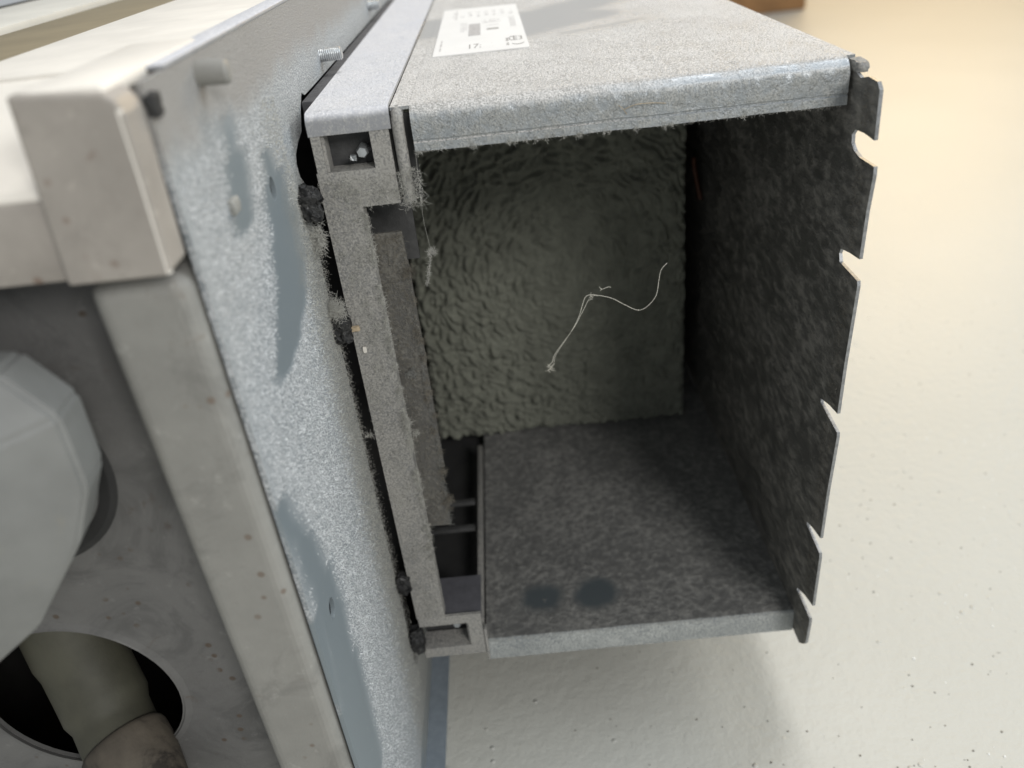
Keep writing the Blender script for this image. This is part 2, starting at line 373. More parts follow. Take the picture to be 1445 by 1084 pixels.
# mounting plate with a cut-out for the duct, two drilled holes
outer = [(-114, 38), (-116, 36), (-116, -336), (-114, -329), (385, -329), (385, 38)]
outer = [(-115, 38), (-115, -329), (385, -329), (385, 38)]
neckhole = [(385 - 1, 4), (60, 4.5), (36, 4.7), (31, 6.5), (27, 4), (24, 2), (17, -4.9), (8, -6.6), (1, -9), (-1.5, -12), (-.5, -17), (4, -21), (2, -26)]
random.seed(5)
z = -28
while z > -285:
    neckhole.append((.2 + 1.6 * noise.noise((z * .22, 0, 0)) + random.uniform(-.5, .5), z)); z -= 2.2
neckhole += [(3, -287), (384, -287)]
plate = poly('mounting_plate', outer, [neckhole, circle(-38.5, -9.5, 3.0, 20, 4.0), circle(-95.2, -141, 3.3, 20, 4.2)], 0, -43.5, -42, m_plate, U)
boxes('plate_flange', [(-42, -31.5, -112, 385, -330.6, -329.2)], m_bluezinc, plate)
boxes('plate_rim', [(-50, -41.8, -100, 385, 38.0, 39.2)], m_necktop, plate, bev=.4)
def stud(x0, x1, y, z, r, par, tilt=0):
    bm = bmesh.new(); n = 26; pts = []; rr = []
    for i in range(n * 4 + 1):
        t = i / (n * 4); pts.append((x0 + (x1 - x0) * t, y, z + tilt * t)); rr.append(r * (1 - .10 * abs(math.sin(math.pi * t * n / 2.2))) * (1 if t < .97 else .85))
    tube_bm(bm, pts, rr, 18); return from_bm('threaded_stud', bm, m_zinc, par, 60)
stud(-43, -32.4, 82, 12, 2.9, plate, .2); stud(-43, -34.5, 262, 12.5, 3.0, plate, .4)
# plastic pin pushed into the top of the plate
pin = bmesh.new(); tube_bm(pin, [(-44, -78, 33.5), (-37, -78, 33.2), (-34.6, -78, 33), (-34.0, -78, 33)], [3.4, 3.2, 3.1, 2.4], 20)
pin = from_bm('plastic_pin', pin, m_rail, plate, 40)
tube('pin_socket', [(-34.05, -78, 33), (-33.8, -78, 33)], 1.7, m_rail, pin, 14)

# gasket: long strip on top of the neck, loose crumbled chunks down the side
boxes('gasket_strip', [(-41.8, -36.2, 26, 384, -1, 4.0)], m_gaskettop, U, bev=.5)
def chunk(name, c, d, mat, par=None, sub=3, amp=.35, f=.35, seed=0, rot=0):
    bm = bmesh.new(); bmesh.ops.create_cube(bm, size=1); bmesh.ops.subdivide_edges(bm, edges=bm.edges, cuts=7, use_grid_fill=True)
    for v in bm.verts:
        p = v.co.copy(); q = p.normalized() * .62; p = p.lerp(q, .32)
        p = Vector((p.x * d[0], p.y * d[1], p.z * d[2]))
        n = Vector(noise.noise_vector((p * f) + Vector((seed, seed * .7, 0)))) + .5 * Vector(noise.noise_vector(p * f * 3 + Vector((seed, 0, 9))))
        p += n * amp * min(d)
        if rot: p.rotate(Matrix.Rotation(R(rot), 3, 'X'))
        v.co = (p + Vector(c)) * MM
    return from_bm(name, bm, mat, par, 60)
for i, (c, d, rt) in enumerate([((-39.5, -7, -25.5), (7.5, 9, 11), 10), ((-39.2, -3, -79), (7, 7, 10), -8), ((-38.6, 0, -224), (6.5, 6, 11), 0), ((-38.2, 0, -264), (7, 7, 14), 0)]):
    g = chunk('gasket_chunk', c, d, m_gasket, U, seed=i * 3.7, rot=rt, amp=.3)

# neck: the frame between plate and duct
neck = bpy.data.objects.new('neck_frame', None)
bm = bmesh.new()
T = 1.6
for b in [(-35.5, -14, 0, T, -3.6, -2), (-14, -7, 0, T, -31, 0), (-35.5, -32, 0, T, -17, -3.6), (-36, -14, 0, T, -31, -17),
          (-36, -21.5, 0, T, -250, -31), (-35.5, -3.2, 0, T, -256, -250), (-10.4, -3.2, 0, T, -279, -256), (-35.5, -10.4, 0, T, -279, -272.5)]:
    bx(bm, *b)
for b in [(-36, -35, T, 12, -250, -31), (-22.6, -21.5, T, 7, -250, -31), (-32, -31, T, 9, -17, -2), (-14, -13, T, 9, -17, -2),
          (-32, -14, T, 9, -18.1, -17), (-35.5, -10.4, T, 12, -273.6, -272.5), (-11.4, -10.4, T, 9, -272.5, -256), (-21.5, -7, T, 9, -31, -30),
          ]:
    bx(bm, *b)
neck = from_bm('neck_frame', bm, m_frame, U)
boxes('pocket_back', [(-32, -13, 11, 12, -18.5, 2)], m_dark2, neck); boxes('pocket_back', [(-35.5, -9, 14, 15, -274, -254)], m_dark2, neck)
# rounded top of the neck running back along the duct
bm = bmesh.new()
sheet(bm, [(384, 4.6), (4.2, 4.6)] + [(4.0 + 4.4 * math.cos(a), .2 + 4.4 * math.sin(a)) for a in [R(q) for q in range(98, 181, 12)]] + [(-.4, -3.4)], -1.2, -36, -5.9, 12, .15)
nt = from_bm('neck_cover', bm, m_necktop, U, 50)
boxes('neck_floor', [(-36, -3, 2, 30, -253.2, -252)], m_lilac, U)
for y in (71, 95): boxes('cross_bar', [(-36, -6.5, y - 2, y + 2, -254.5, -252.2)], m_dark2, U, bev=.3)
boxes('neck_base', [(-36, -3, 1.6, 384, -280.5, -279.2)], m_dark, U)
ia = poly('inner_panel', [(-32, -45), (-9.8, -45), (-9.5, -60), (-10.4, -72), (-9.2, -90), (-8.8, -104), (-12.4, -105), (-12.6, -118), (-12, -125), (-11.6, -150), (-11.5, -170), (-11, -185), (-11.2, -196), (-32, -196)], [], 1, 8, 9.2, m_panel, U)
boxes('guide_panel', [(-34, -12.0, 28, 29.5, -176, -62)], m_panel, U, bev=.3)
boxes('upper_backing', [(-35, -6.5, 26, 27.5, -64, 2)], m_dark2, U)  # added sheet, its dark grey stands for the shade in the recess
# screws in the two square pockets
def screw(x, y, z, r, par):
    bm = bmesh.new(); tube_bm(bm, [(x, y + 6, z), (x, y, z), (x, y - .8, z)], [r, r, r * .8], 6)
    sc = from_bm('hex_screw', bm, m_zinc, par, 30)
    bm = bmesh.new(); pts = []; rr = []
    for i in range(25): pts.append((x + 2.0 + i * .12, y + 2, z + .3)); rr.append(.9 + .16 * (i % 2))
    tube_bm(bm, pts, rr, 12); from_bm('screw_thread', bm, m_inner, sc, 60)
screw(-18.2, 2.5, -11.3, 2.3, U); screw(-16.5, 3, -259.5, 2.2, U)
chunk('pocket_glint', (-21.8, 3.0, -13.2), (2.4, 2, 2), m_zinc, U, seed=4)  # small bright lump added for a reflection inside the pocket

# duct lid: top sheet bending down into a hemmed lip
bm = bmesh.new()
bend = [(384, 3.2), (200, 3.2), (80, 3.2), (30, 3.2), (9, 3.2)] + [(6 + 6 * math.cos(R(q)), -2.8 + 6 * math.sin(R(q))) for q in range(90, 181, 10)]
bend += [(0, -5), (0, -8.6), (.6, -9.0), (.6, -9.4), (0, -9.8), (-.1, -12.8)]
sheet(bm, bend, -1.0, 1.4, 158.6, 50, .35)
lid = from_bm('duct_lid', bm, m_lid, U, 50)
lid.data.materials.append(m_lip)
for p in lid.data.polygons:
    if p.center.z < -.020: p.material_index = 1
boxes('lid_margin', [(-5.7, 1.8, 3.5, 384, 1.9, 3.1), (158.8, 162.6, 7, 384, 1.9, 2.95)], m_lid, lid)
boxes('lid_skirt', [(161.6, 162.8, 9, 384, -9, 2.7)], m_lip, lid, bev=.4)
# rounded corner roll beside the lip
tube('corner_roll', spline([(-3.4, 7, .9), (-3.4, 3.2, .6), (-3.5, 1.6, -3), (-3.5, 1.4, -15), (-3.5, 1.5, -31)], 5), [2.3] * 21, m_frame, U, 10)
boxes('corner_web', [(-6.6, 1.4, 4.5, 5.4, -31, .5)], m_dark, U)

# rating label stuck on the lid
LB = bpy.data.meshes.new('x'); bpy.data.meshes.remove(LB)
lq = [(5.3, 99), (50.1, 98), (50.2, 268), (4.6, 273)]
m_paper = plain('label_paper', (0.80, 0.79, 0.77), .5, 0, 40, .05, .05)
m_ink = plain('label_ink', (0.33, 0.31, 0.29), .6, 0, 600, .3, 0)
m_ink2 = plain('faded_ink', (0.52, 0.50, 0.49), .6, 0, 600, .3, 0)
label = poly('rating_label', lq, [], 2, 3.15, 3.75, m_paper, lid)
def lp(u, v):                       # label space: u across (0 left..1 right), v away (0 near..1 far)
    a = Vector(lq[0]).lerp(Vector(lq[1]), u); b = Vector(lq[3]).lerp(Vector(lq[2]), u); return a.lerp(b, v)
def bar(bm, u0, u1, v0, v1):
    p = [lp(u0, v0), lp(u1, v0), lp(u1, v1), lp(u0, v1)]
    bm.faces.new([bm.verts.new(Vector((q.x, q.y, 3.79)) * MM) for q in p])
random.seed(11)
bm = bmesh.new()
def scribble(u0, u1, v0, v1, n, vertical=False):
    for i in range(n):
        if random.random() < .18: continue
        a, b = (i + .1) / n, (i + random.uniform(.55, .9)) / n
        if vertical: bar(bm, u0 + random.uniform(0, .2) * (u1 - u0), u1, v0 + (v1 - v0) * a, v0 + (v1 - v0) * b)
        else: bar(bm, u0 + (u1 - u0) * a, u0 + (u1 - u0) * b, v0 + random.uniform(0, .25) * (v1 - v0), v1)
scribble(.055, .075, .07, .26, 12, True); scribble(.17, .20, .70, .93, 12, True); scribble(.145, .16, .72, .90, 8, True)
for k in range(3): scribble(.26 + k * .03, .275 + k * .03, .40, .60, 8, True)
for k in range(7):
    u = .24 + k * .105; scribble(u, u + .05, .83, .86, 3); scribble(u + .01, u + .055, .73 + (k % 2) * .02, .78 + (k % 2) * .02, 3)
scribble(.55, .74, .60, .625, 9); scribble(.52, .76, .555, .58, 12); scribble(.56, .72, .49, .505, 10)
for k in range(3): scribble(.86 + k * .025, .875 + k * .025, .42, .66, 8, True)
from_bm('small_print', bm, m_ink2, label)['kind'] = 'stuff'
bm = bmesh.new(); bar(bm, .36, .50, .30, .56); from_bm('grey_block', bm, m_ink2, label)
bm = bmesh.new(); bar(bm, .575, .715, .395, .425); scribble(.77, .80, .06, .20, 6, True); from_bm('bold_print', bm, m_ink, label)['kind'] = 'stuff'
def text(txt, u, v, size, rot, par, mat=m_ink, sy=1.0):
    cu = bpy.data.curves.new('t', 'FONT'); cu.body = txt; cu.size = size * MM; cu.align_x = 'CENTER'; cu.align_y = 'CENTER'
    t = bpy.data.objects.new('t', cu); COL.objects.link(t); bpy.context.view_layer.update()
    me = bpy.data.meshes.new_from_object(t); bpy.data.objects.remove(t)
    me.transform(Matrix.Diagonal((1, sy, 1, 1))); me.transform(Matrix.Rotation(R(rot), 4, 'Z'))
    p = lp(u, v); me.transform(Matrix.Translation(Vector((p.x, p.y, 3.80)) * MM))
    o = link('printed_mark', me, mat, par); return o
text('17:', .43, .10, 6.0, 0, label, sy=3.0)
text('C', .845, .17, 6, 0, label, sy=3.2); text('E3', .905, .17, 5.2, 0, label, sy=3.2)
bm = bmesh.new()
for i in range(10):
    a, b = i / 10, (i + 1) / 10; f = lambda t: .075 - .02 * math.sin(math.pi * t)
    p = [lp(.83 + .13 * a, f(a)), lp(.83 + .13 * b, f(b)), lp(.83 + .13 * b, f(b) + .012), lp(.83 + .13 * a, f(a) + .012)]
    bm.faces.new([bm.verts.new(Vector((q.x, q.y, 3.79)) * MM) for q in p])
from_bm('emblem_curve', bm, m_ink, label)

# right side wall with bent notches along the front edge
W = [(384, 1.5), (8, 1.5), (2, .6), (-2, -1.5), (-6, -2.5), (-12, -1), (-19.5, -1.2), (-22, -3.4), (-22.7, -20), (-14, -19.6), (-6.5, -20.2), (-4, -22.5), (-4.4, -25.6), (-7.5, -27.6), (-12.5, -28.6),
     (-25, -28.4), (-25.4, -31), (-23.6, -45), (-22.8, -63.6), (-14, -64.6), (-5.6, -66.2), (-4.6, -68.5), (-6, -71.6), (-23.4, -72), (-24, -74), (-21.4, -110), (-20.7, -133.4), (-12, -134.6),
     (-2.5, -137.2), (-3, -139), (-22.6, -141.6), (-23, -143.5), (-20.4, -175), (-19.4, -203), (-10, -205), (-2.5, -207.5), (-3, -209), (-20.2, -211.4), (-20.9, -213.5), (-20, -245.9),
     (-10, -249), (.7, -254.4), (0, -255.6), (-18.2, -256.2), (-18.8, -258), (-17.3, -275), (-15, -278.5), (-9.6, -283.7), (6, -283.7), (10, -287), (384, -287)]
wall = poly('side_wall', W, [], 0, 160, 161.3, m_wall, U)
wall.data.materials.append(m_edge)
for p in wall.data.polygons:
    if abs(p.normal.x) < .5 and p.center.y < .01: p.material_index = 1
# corner curl at the top of the side wall
chunk('corner_curl', (162, 2, .2), (4.5, 9, 4), m_frame, wall, seed=2, amp=.12)

# duct floor with its front lip and left upstand
bm = bmesh.new()
bend = [(384, -271)] + [(2.2, -271)] + [(1.8 + 1.6 * math.cos(R(q)), -272.6 + 1.6 * math.sin(R(q))) for q in (100, 130, 160, 180)] + [(.1, -278), (0, -284.6)]
sheet(bm, bend, -1.0, -2.4, 159.8, 40, .25)
dfl = from_bm('duct_floor', bm, m_floorpan, U, 40)
dfl.data.materials.append(m_lip)
for p in dfl.data.polygons:
    if p.center.y < .0016: p.material_index = 1
boxes('floor_upstand', [(-6.4, -3.2, 3, 170, -271, -264)], m_frame, dfl, bev=.6)
boxes('corner_post', [(-2.9, -1.4, -.3, 4, -285, -262)], m_frame, dfl, bev=.4)

# embossed foam lining at the back: real relief, stretched in rings round its middle
nx, nz = 220, 310; x0, x1, z0, z1 = -34., 142.5, -269.5, -2.
verts = []; cx, cz = 62., -150.
for j in range(nz + 1):
    for i in range(nx + 1):
        x = x0 + (x1 - x0) * i / nx; z = z0 + (z1 - z0) * j / nz
        r = math.hypot(x - cx, z - cz); th = math.atan2(z - cz, x - cx)
        amp = .4 + 1.25 * min(1, (r / 85) ** 1.1)
        wv = noise.noise_vector((x * .07, z * .07, 0))
        q = Vector((r / 3.3, math.cos(th) * (1.2 + r / 6.8), math.sin(th) * (1.2 + r / 6.8))) + .9 * Vector(wv)
        h = 1.5 * abs(noise.noise(q * .72)) + .55 * abs(noise.noise(Vector((x * .22, z * .22, 4)))) - .3 + .22 * noise.noise(Vector((x * .8, z * .8, 9)))
        e = min(x - x0, x1 - x, z - z0, z1 - z); dr = 3.5 * max(0, 1 - e / 4) ** 2
        jag = .5 * noise.noise((z * .25, 3, 0)) if i == nx else 0
        verts.append((Vector((x + jag, 190 - h * amp * 3.6 + dr, z + (.6 * noise.noise((x * .25, 5, 0)) if j == 0 else 0))) * MM))
faces = [(j * (nx + 1) + i, j * (nx + 1) + i + 1, (j + 1) * (nx + 1) + i + 1, (j + 1) * (nx + 1) + i) for j in range(nz) for i in range(nx)]
me = bpy.data.meshes.new('foam_lining'); me.from_pydata(verts, [], faces)
lin = link('foam_lining', me, m_lining, U, 180)
boxes('lining_board', [(-34, 141, 194, 206, -270, -2)], m_dark, lin)
boxes('rear_panel', [(-36, 160, 384.5, 386, -287, 3)], m_dark, U)
tube('wire', spline([(152.2, 213, -90), (153, 214, -97), (155, 214, -108), (157, 213, -118)], 5), 1.4, m_wire, U, 8)

# ------------------------------------------------------------------ white plastic surround at the left
block = poly('corner_cap', [(-65, 40), (-45.5, 38.5), (-43.6, 37), (-42.6, 34), (-43.6, -.6), (-45, -1.6), (-67.8, -1.6)], [], 1, -127, -116, m_plastic, U)
bmm = block.modifiers.new('b', 'BEVEL'); bmm.width = .0016; bmm.segments = 3; bmm.limit_method = 'ANGLE'
bm = bmesh.new(); tube_bm(bm, [(-43.7, -126.2, 35), (-43.9, -126.2, 20), (-44.6, -126.2, -1)], .9, 8)
from_bm('cap_highlight', bm, m_deck, block, 60)  # pale bead added as the highlight along the lit rounded corner
boxes('top_deck', [(-119, -50, -66, 390, 31, 36), (-64, -50, -100, -66, 31, 36)], m_deck, U, bev=1.5)
boxes('cap_top', [(-65, -46, -125, -60, 36.5, 40.0)], m_deck, U, bev=1.2)
boxes('front_beam', [(-262, -67, -124.4, -100, -1.6, 17.6)], m_plastic, U, bev=1.5)
poly('beam_top', [(-123.2, 18.2), (-122, 19.6), (-66, 34.6), (-62, 35.2), (-62, 10), (-123.2, 10)], [], 0, -262, -65.4, m_deck, U)
# rail down the front edge of the plate
poly('edge_rail', [(-69.5, -5), (-69.5, -330), (-44.4, -330), (-44.4, -5)], [], 1, -119, -100, m_rail, U)
rl = bpy.data.objects['edge_rail']; bmm = rl.modifiers.new('b', 'BEVEL'); bmm.width = .0045; bmm.segments = 5
# recessed panel with the pipe hole
hole = circle(-137, -167, 35.2, 56)
pan = poly('recessed_panel', [(-260, -3), (-260, -330), (-69, -330), (-69, -3)], [hole], 1, -101.5, -100, m_recess, U)
bm = bmesh.new(); n = 56
for r0, r1, y0, y1 in ((35.0, 35.9, -102.2, -101.5), (35.9, 38.5, -102.2, -101.4)):
    ra = [bm.verts.new(Vector((-137 + r0 * math.cos(2 * math.pi * i / n), y0, -167 + r0 * math.sin(2 * math.pi * i / n))) * MM) for i in range(n)]
    rb = [bm.verts.new(Vector((-137 + r1 * math.cos(2 * math.pi * i / n), y1, -167 + r1 * math.sin(2 * math.pi * i / n))) * MM) for i in range(n)]
    for i in range(n): bm.faces.new((ra[i], ra[(i + 1) % n], rb[(i + 1) % n], rb[i]))
from_bm('hole_rim', bm, m_recess, pan, 60)
# casing that makes the inside dark
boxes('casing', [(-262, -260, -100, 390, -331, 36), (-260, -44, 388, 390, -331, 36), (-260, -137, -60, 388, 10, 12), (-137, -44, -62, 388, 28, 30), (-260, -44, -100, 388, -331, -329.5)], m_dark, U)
# pipe seen through the hole
pp = tube('inner_pipe', spline([(-156, -66, -100), (-152, -72, -135), (-146, -81, -163), (-137, -93, -182), (-128, -106, -192)], 5), [17] * 6 + [16.5] * 5 + [15.5] * 5 + [14] * 5, m_pipe, U, 36)
tube('pipe_cuff', spline([(-130, -103, -189.5), (-125, -109, -194), (-118, -121, -204), (-112, -130, -216)], 5), [14.3, 15.4, 15.8] + [15.8] * 13, m_seat, pp, 32)
# nylon spout with a collar, sticking out towards the front
bm = bmesh.new()
F = [(-140, -10), (-84, -15), (-74.5, -28), (-75.5, -49), (-84, -66), (-106, -93.5), (-124, -107), (-180, -112), (-192, -60), (-172, -18)]
rings = []
for y, k, dx, dz in ((-100, .66, 0, -6), (-112, .78, 0, -3), (-126, .97, 0, 0), (-140, 1.0, 0, 0), (-151, .78, -8, 4), (-163, .62, -14, 6)):
    rings.append([bm.verts.new(Vector((-134 + (x + 134) * k + dx, y, -62 + (z + 62) * k + dz)) * MM) for x, z in F])
for a, b in zip(rings, rings[1:]):
    for k in range(len(F)): q = (k + 1) % len(F); bm.faces.new((a[k], a[q], b[q], b[k]))
bm.faces.new(rings[-1])
bmesh.ops.bevel(bm, geom=[e for e in bm.edges if len(e.link_faces) == 2], offset=.0012, segments=2, affect='EDGES')
spo = from_bm('nylon_spout', bm, m_spout, U, 16)
bm = bmesh.new()
for r0, r1, y0, y1 in ((30, 33.5, -101.7, -102.6), (33.5, 35.5, -102.6, -101.6)):
    ra = [bm.verts.new(Vector((-127 + r0 * math.cos(2 * math.pi * i / n), y0, -68 + r0 * math.sin(2 * math.pi * i / n))) * MM) for i in range(n)]
    rb = [bm.verts.new(Vector((-127 + r1 * math.cos(2 * math.pi * i / n), y1, -68 + r1 * math.sin(2 * math.pi * i / n))) * MM) for i in range(n)]
    for i in range(n): bm.faces.new((ra[i], ra[(i + 1) % n], rb[(i + 1) % n], rb[i]))
from_bm('spout_collar', bm, m_dark, spo, 60)  # near-black colour stands for the shaded slit behind the spout
poly('spout_seat', circle(-129, -60, 33.5, 40), [], 1, -102, -101.4, m_seat, spo)
# inner ledge, groove and grey panel behind the deck
boxes('inner_ledge', [(-183, -119.2, -62, 520, 28, 33)], m_tan, U, bev=1)
boxes('groove', [(-192, -183.2, -62, 520, 22, 31)], m_groove, U)
boxes('upper_panel', [(-262, -192.2, -62, 520, 26, 35)], m_greypanel, U, bev=2)

# ------------------------------------------------------------------ dust: felt of fibres, clumps, hair
lid_l = lint('lip_lint', on_quad(2400, (2, -.2, 0), (158, -.2, 0), (2, -.2, -12.8)), np.tile((0, -1, 0), (2400, 1)), 1.4, .05, m_fluff_d, lid, .7)
lint('lip_edge_fringe', np.vstack([on_quad(330, (2, -.1, -12.6), (130, -.1, -12.9), (2, .8, -13.1), pw=(1.4, 1)), on_quad(60, (130, -.1, -12.6), (158, -.1, -12.9), (130, .8, -13.1))]), np.tile((0, -.6, -.6), (390, 1)), 1.6, .05, m_fluff, lid, .7)
n = 2600; st = on_quad(n, (-35.5, -.1, -31), (-21.8, -.1, -31), (-35.5, -.1, -249))
n2 = 5200; zz = rng.uniform(-249, -31, n2); st2 = np.stack([rng.uniform(-35.5, -21.6, n2), np.full(n2, -.1), zz], 1)
k2 = np.array([noise.noise((p[0] * .16, p[2] * .09, 7)) for p in st2]) > .10; st2 = st2[k2]
lint('strip_dust', st2, np.tile((0, -1, 0), (len(st2), 1)), 2.2, .05, m_fluff, neck, .9)
lint('strip_lint', st, np.tile((0, -1, 0), (n, 1)), 1.9, .05, m_fluff_d, neck, .8)
n = 2600; e = on_quad(n, (-22.2, -.1, -34), (-21.2, .6, -34), (-22.2, -.1, -200)); cl = np.array([noise.noise((z * .09, 2, 0)) for z in e[:, 2]]); e = e[cl > -.05]
lint('strip_edge_fringe', e, np.tile((1, -.5, 0), (len(e), 1)), 3.6, .055, m_fluff, neck, .8)
n = 700; e = on_quad(n, (-36, -.1, -31), (-7, -.1, -31), (-36, -.1, -20), pw=(1, .8))
lint('crossbar_lint', e, np.tile((0, -1, -.2), (n, 1)), 2.6, .05, m_fluff, neck, .8)
n = 520; e = on_quad(n, (-6, -.8, -18), (2, 0, -18), (-6, -.8, -33))
lint('corner_lint', e, np.tile((.3, -1, -.5), (n, 1)), 4.0, .05, m_fluff, neck, .7)
n = 600; e = on_quad(n, (-42, 1.5, -30), (-40.5, 2, -30), (-42, 3, -284)); e[:, 0] += rng.random(n) * 1.2
lint('gap_fringe', e, np.tile((.3, -.6, 0), (n, 1)), 1.3, .05, m_fluff, plate, .8)
n = 1300; e = on_quad(n, (-41.8, 3, -40), (-41.8, -16, -40), (-41.8, 3, -282), pw=(1.6, 1))
lint('plate_lint', e, np.tile((1, 0, 0), (n, 1)), 2.2, .05, m_fluff_d, plate, .9)
n = 900; e = on_quad(n, (-11.6, 7.8, -50), (-10.6, 8.2, -50), (-11.6, 7.8, -196), pw=(1, .7))
n3 = 2600; e3 = on_quad(n3, (-24, 7.9, -46), (-9.5, 7.9, -46), (-24, 7.9, -195), pw=(1, 1.5))
e3 = e3[(e3[:, 0] < np.where(e3[:, 2] > -104, -9.6, -12.4))]
lint('panel_lint', e3, np.tile((0, -1, 0), (len(e3), 1)), 2.8, .05, m_browndust, ia, .9)
lint('panel_fringe', e, np.tile((1, -.5, 0), (n, 1)), 3.2, .055, m_fluff_d, ia, .8)
def offnotch(e):
    k = np.ones(len(e), bool)
    for a, b in ((-30, -18.5), (-73.5, -62.5), (-143.5, -132), (-213, -202), (-258, -244), (-290, -272)): k &= ~((e[:, 2] > a) & (e[:, 2] < b) & (e[:, 1] < 3))
    return e[k]
n = 2600; e = on_quad(n, (159.7, -20, -3), (159.7, -11, -3), (159.7, -17.5, -275)); e = offnotch(e)
lint('wall_edge_lint', e, np.tile((-1, 0, 0), (len(e), 1)), 1.6, .05, m_browndust, wall, .8)
n = 3600; e = on_quad(n, (159.7, -18, -3), (159.7, 184, -3), (159.7, -18, -268), pw=(1.5, 1)); e = offnotch(e)
e = e[np.array([noise.noise((p[1] * .10, p[2] * .16, 3)) for p in e]) > rng.normal(.05, .15, len(e))]
lint('wall_crumbs', e, np.tile((-1, 0, 0), (len(e), 1)), .9, .13, m_crumb, wall, .9, 3)
n = 4500; e = on_quad(n, (2, 4, -270.9), (157, 4, -270.9), (2, 184, -270.9), pw=(1, 1.2))
e = e[np.array([noise.noise((p[0] * .07, p[1] * .07, 8)) for p in e]) > rng.normal(.08, .15, len(e))]
e = e[(np.hypot((e[:, 0] - 29), (e[:, 1] - 27)) > 13) & (np.hypot((e[:, 0] - 58.5), (e[:, 1] - 26)) > 14)]
lint('floor_crumbs', e, np.tile((0, 0, 1), (len(e), 1)), 1.1, .12, m_fluff_d, dfl, .9, 3)
n = 900; e = offnotch(on_quad(n, (159.7, -18, -3), (159.7, 10, -3), (159.7, -18, -275)))
lint('wall_lint', e, np.tile((-1, 0, 0), (len(e), 1)), 1.4, .045, m_fluff_d, wall, .8)
n = 1100; e = on_quad(n, (-2, -.3, -272), (156, -.3, -272), (-2, .8, -271))
lint('floor_lip_lint', e, np.tile((0, -.5, 1), (n, 1)), 1.2, .045, m_fluff, dfl, .8)

# loose granular dust standing on the plate, lid and strip
m_grain = plain('bluish_dust', (0.88, 0.90, 0.91), .95, 0, 300, .3, 0)
m_grainw = plain('warm_dust', (0.70, 0.68, 0.65), .95, 0, 300, .35, 0)
n = 42000; e = on_quad(n, (-41.9, -112, 0), (-41.9, 3, 0), (-41.9, -112, -1)); e[:, 2] = rng.uniform(-300, 16, n)
sq = np.array((1, .25, 1)); keep = np.ones(n, bool)
for a, b, rr in plate_wipes:
    a = np.array(a) * sq; b = np.array(b) * sq; p = e * sq + rng.normal(0, .5, (n, 3)); ab = b - a
    t = np.clip(((p - a) @ ab) / (ab @ ab), 0, 1)[:, None]; keep &= np.linalg.norm(p - a - ab * t, axis=1) > rr
keep &= rng.random(n) < np.clip(1.0 + (e[:, 2] + 180) / 150, .25, 1)
keep &= ~((e[:, 1] > -12) & (e[:, 2] > -30)); e = e[keep]
near = e[:, 1] + rng.normal(0, 9, len(e)) > -30
lint('dust_grains', e[~near], np.tile((1, 0, 0), ((~near).sum(), 1)), 1.5, .085, m_grain, plate, .9, 2)
lint('dust_grains', e[near], np.tile((1, 0, 0), (near.sum(), 1)), 1.9, .07, m_fluff, plate, .9, 3)
n = 2600; e = on_quad(n, (-35, 2, 4.7), (-6.5, 2, 4.7), (-35, 120, 4.7), pw=(1, 1.5))
lint('dust_grains', e, np.tile((0, 0, 1), (n, 1)), .9, .05, m_grain, nt, .9, 2)
n = 9000; e = on_quad(n, (2, 1, 3.2), (158, 1, 3.2), (2, 140, 3.2), pw=(1, 1.6)); e[:, 2] += .05
e = e[(rng.random(n) < .35) | ((e[:, 0] > 80) | (e[:, 1] < 60))]
lint('dust_grains', e, np.tile((0, 0, 1), (len(e), 1)), 1.0, .06, m_grainw, lid, .9, 2)

# matted tufts along the strip, crossbar and lip edges
def tufts(name, cs, par, mat, size=1.0, per=45, L=2.6):
    P = []; Dn = []
    for c in cs:
        k = int(per * random.uniform(.4, 1.4)); p = np.array(c) + rng.normal(0, 1, (k, 3)) * size * np.array((.8, .4, 1.1)) * random.uniform(.5, 1.2)
        P.append(p); Dn.append(np.tile((.3, -.8, 0), (k, 1)))
    lint(name, np.vstack(P), np.vstack(Dn), L, .05, mat, par, .95, 5)
random.seed(21)
tufts('strip_tufts', [(-21.8 + random.gauss(0, .5), -.6, -34 - 175 * random.random() ** 1.1) for _ in range(46)], neck, m_fluff, .8)
tufts('strip_face_tufts', [(random.uniform(-34, -22), -.4, random.uniform(-120, -33)) for _ in range(16)], neck, m_fluff, .8, 26)
tufts('crossbar_tufts', [(random.uniform(-34, -6), -.5, random.uniform(-32, -20)) for _ in range(16)], neck, m_fluff, .8, 30)
tufts('inner_tufts', [(-10.5 + random.gauss(0, 1), 7.2, random.uniform(-190, -48)) for _ in range(26)], ia, m_browndust, 1.0, 50, 3.2)
tufts('lip_tufts', [(2 + 120 * random.random() ** 1.3, -.5, -12.9) for _ in range(22)], lid, m_fluff, .5, 24, 2.0)

# fluff in the gap between plate and neck
def clump(c, size, n, length, mat, label, cat='dust clump', name='dust_clump', flat=(1, 1, 1), group=None, rad=.06):
    c = np.array(c, float); p = c + rng.normal(0, 1, (n, 3)) * size * .45 * np.array(flat)
    d = p - c; d /= np.linalg.norm(d, axis=1)[:, None] + 1e-9
    o = lint(name, p, d, length, rad, mat, None, .8, 5); del o['kind']
    tag(o, label, cat, group or ('loose dust caught round the duct opening' if cat == 'dust clump' else None)); return o
clump((-39.6, -4.5, -70), 4.2, 900, 4, m_fluff, 'pale woolly dust clump caught beside the zinc plate above the black gasket lump')
clump((-39.5, -5.5, -40), 3.2, 500, 4, m_fluff, 'small grey dust clump stuck below the uppermost black gasket chunk', flat=(.8, .8, 2))
clump((-21, -1.5, -128), 1.5, 160, 3.2, m_fluff, 'whitish dust tuft sticking out from the long grey strip, halfway down', flat=(1.3, .6, 1))
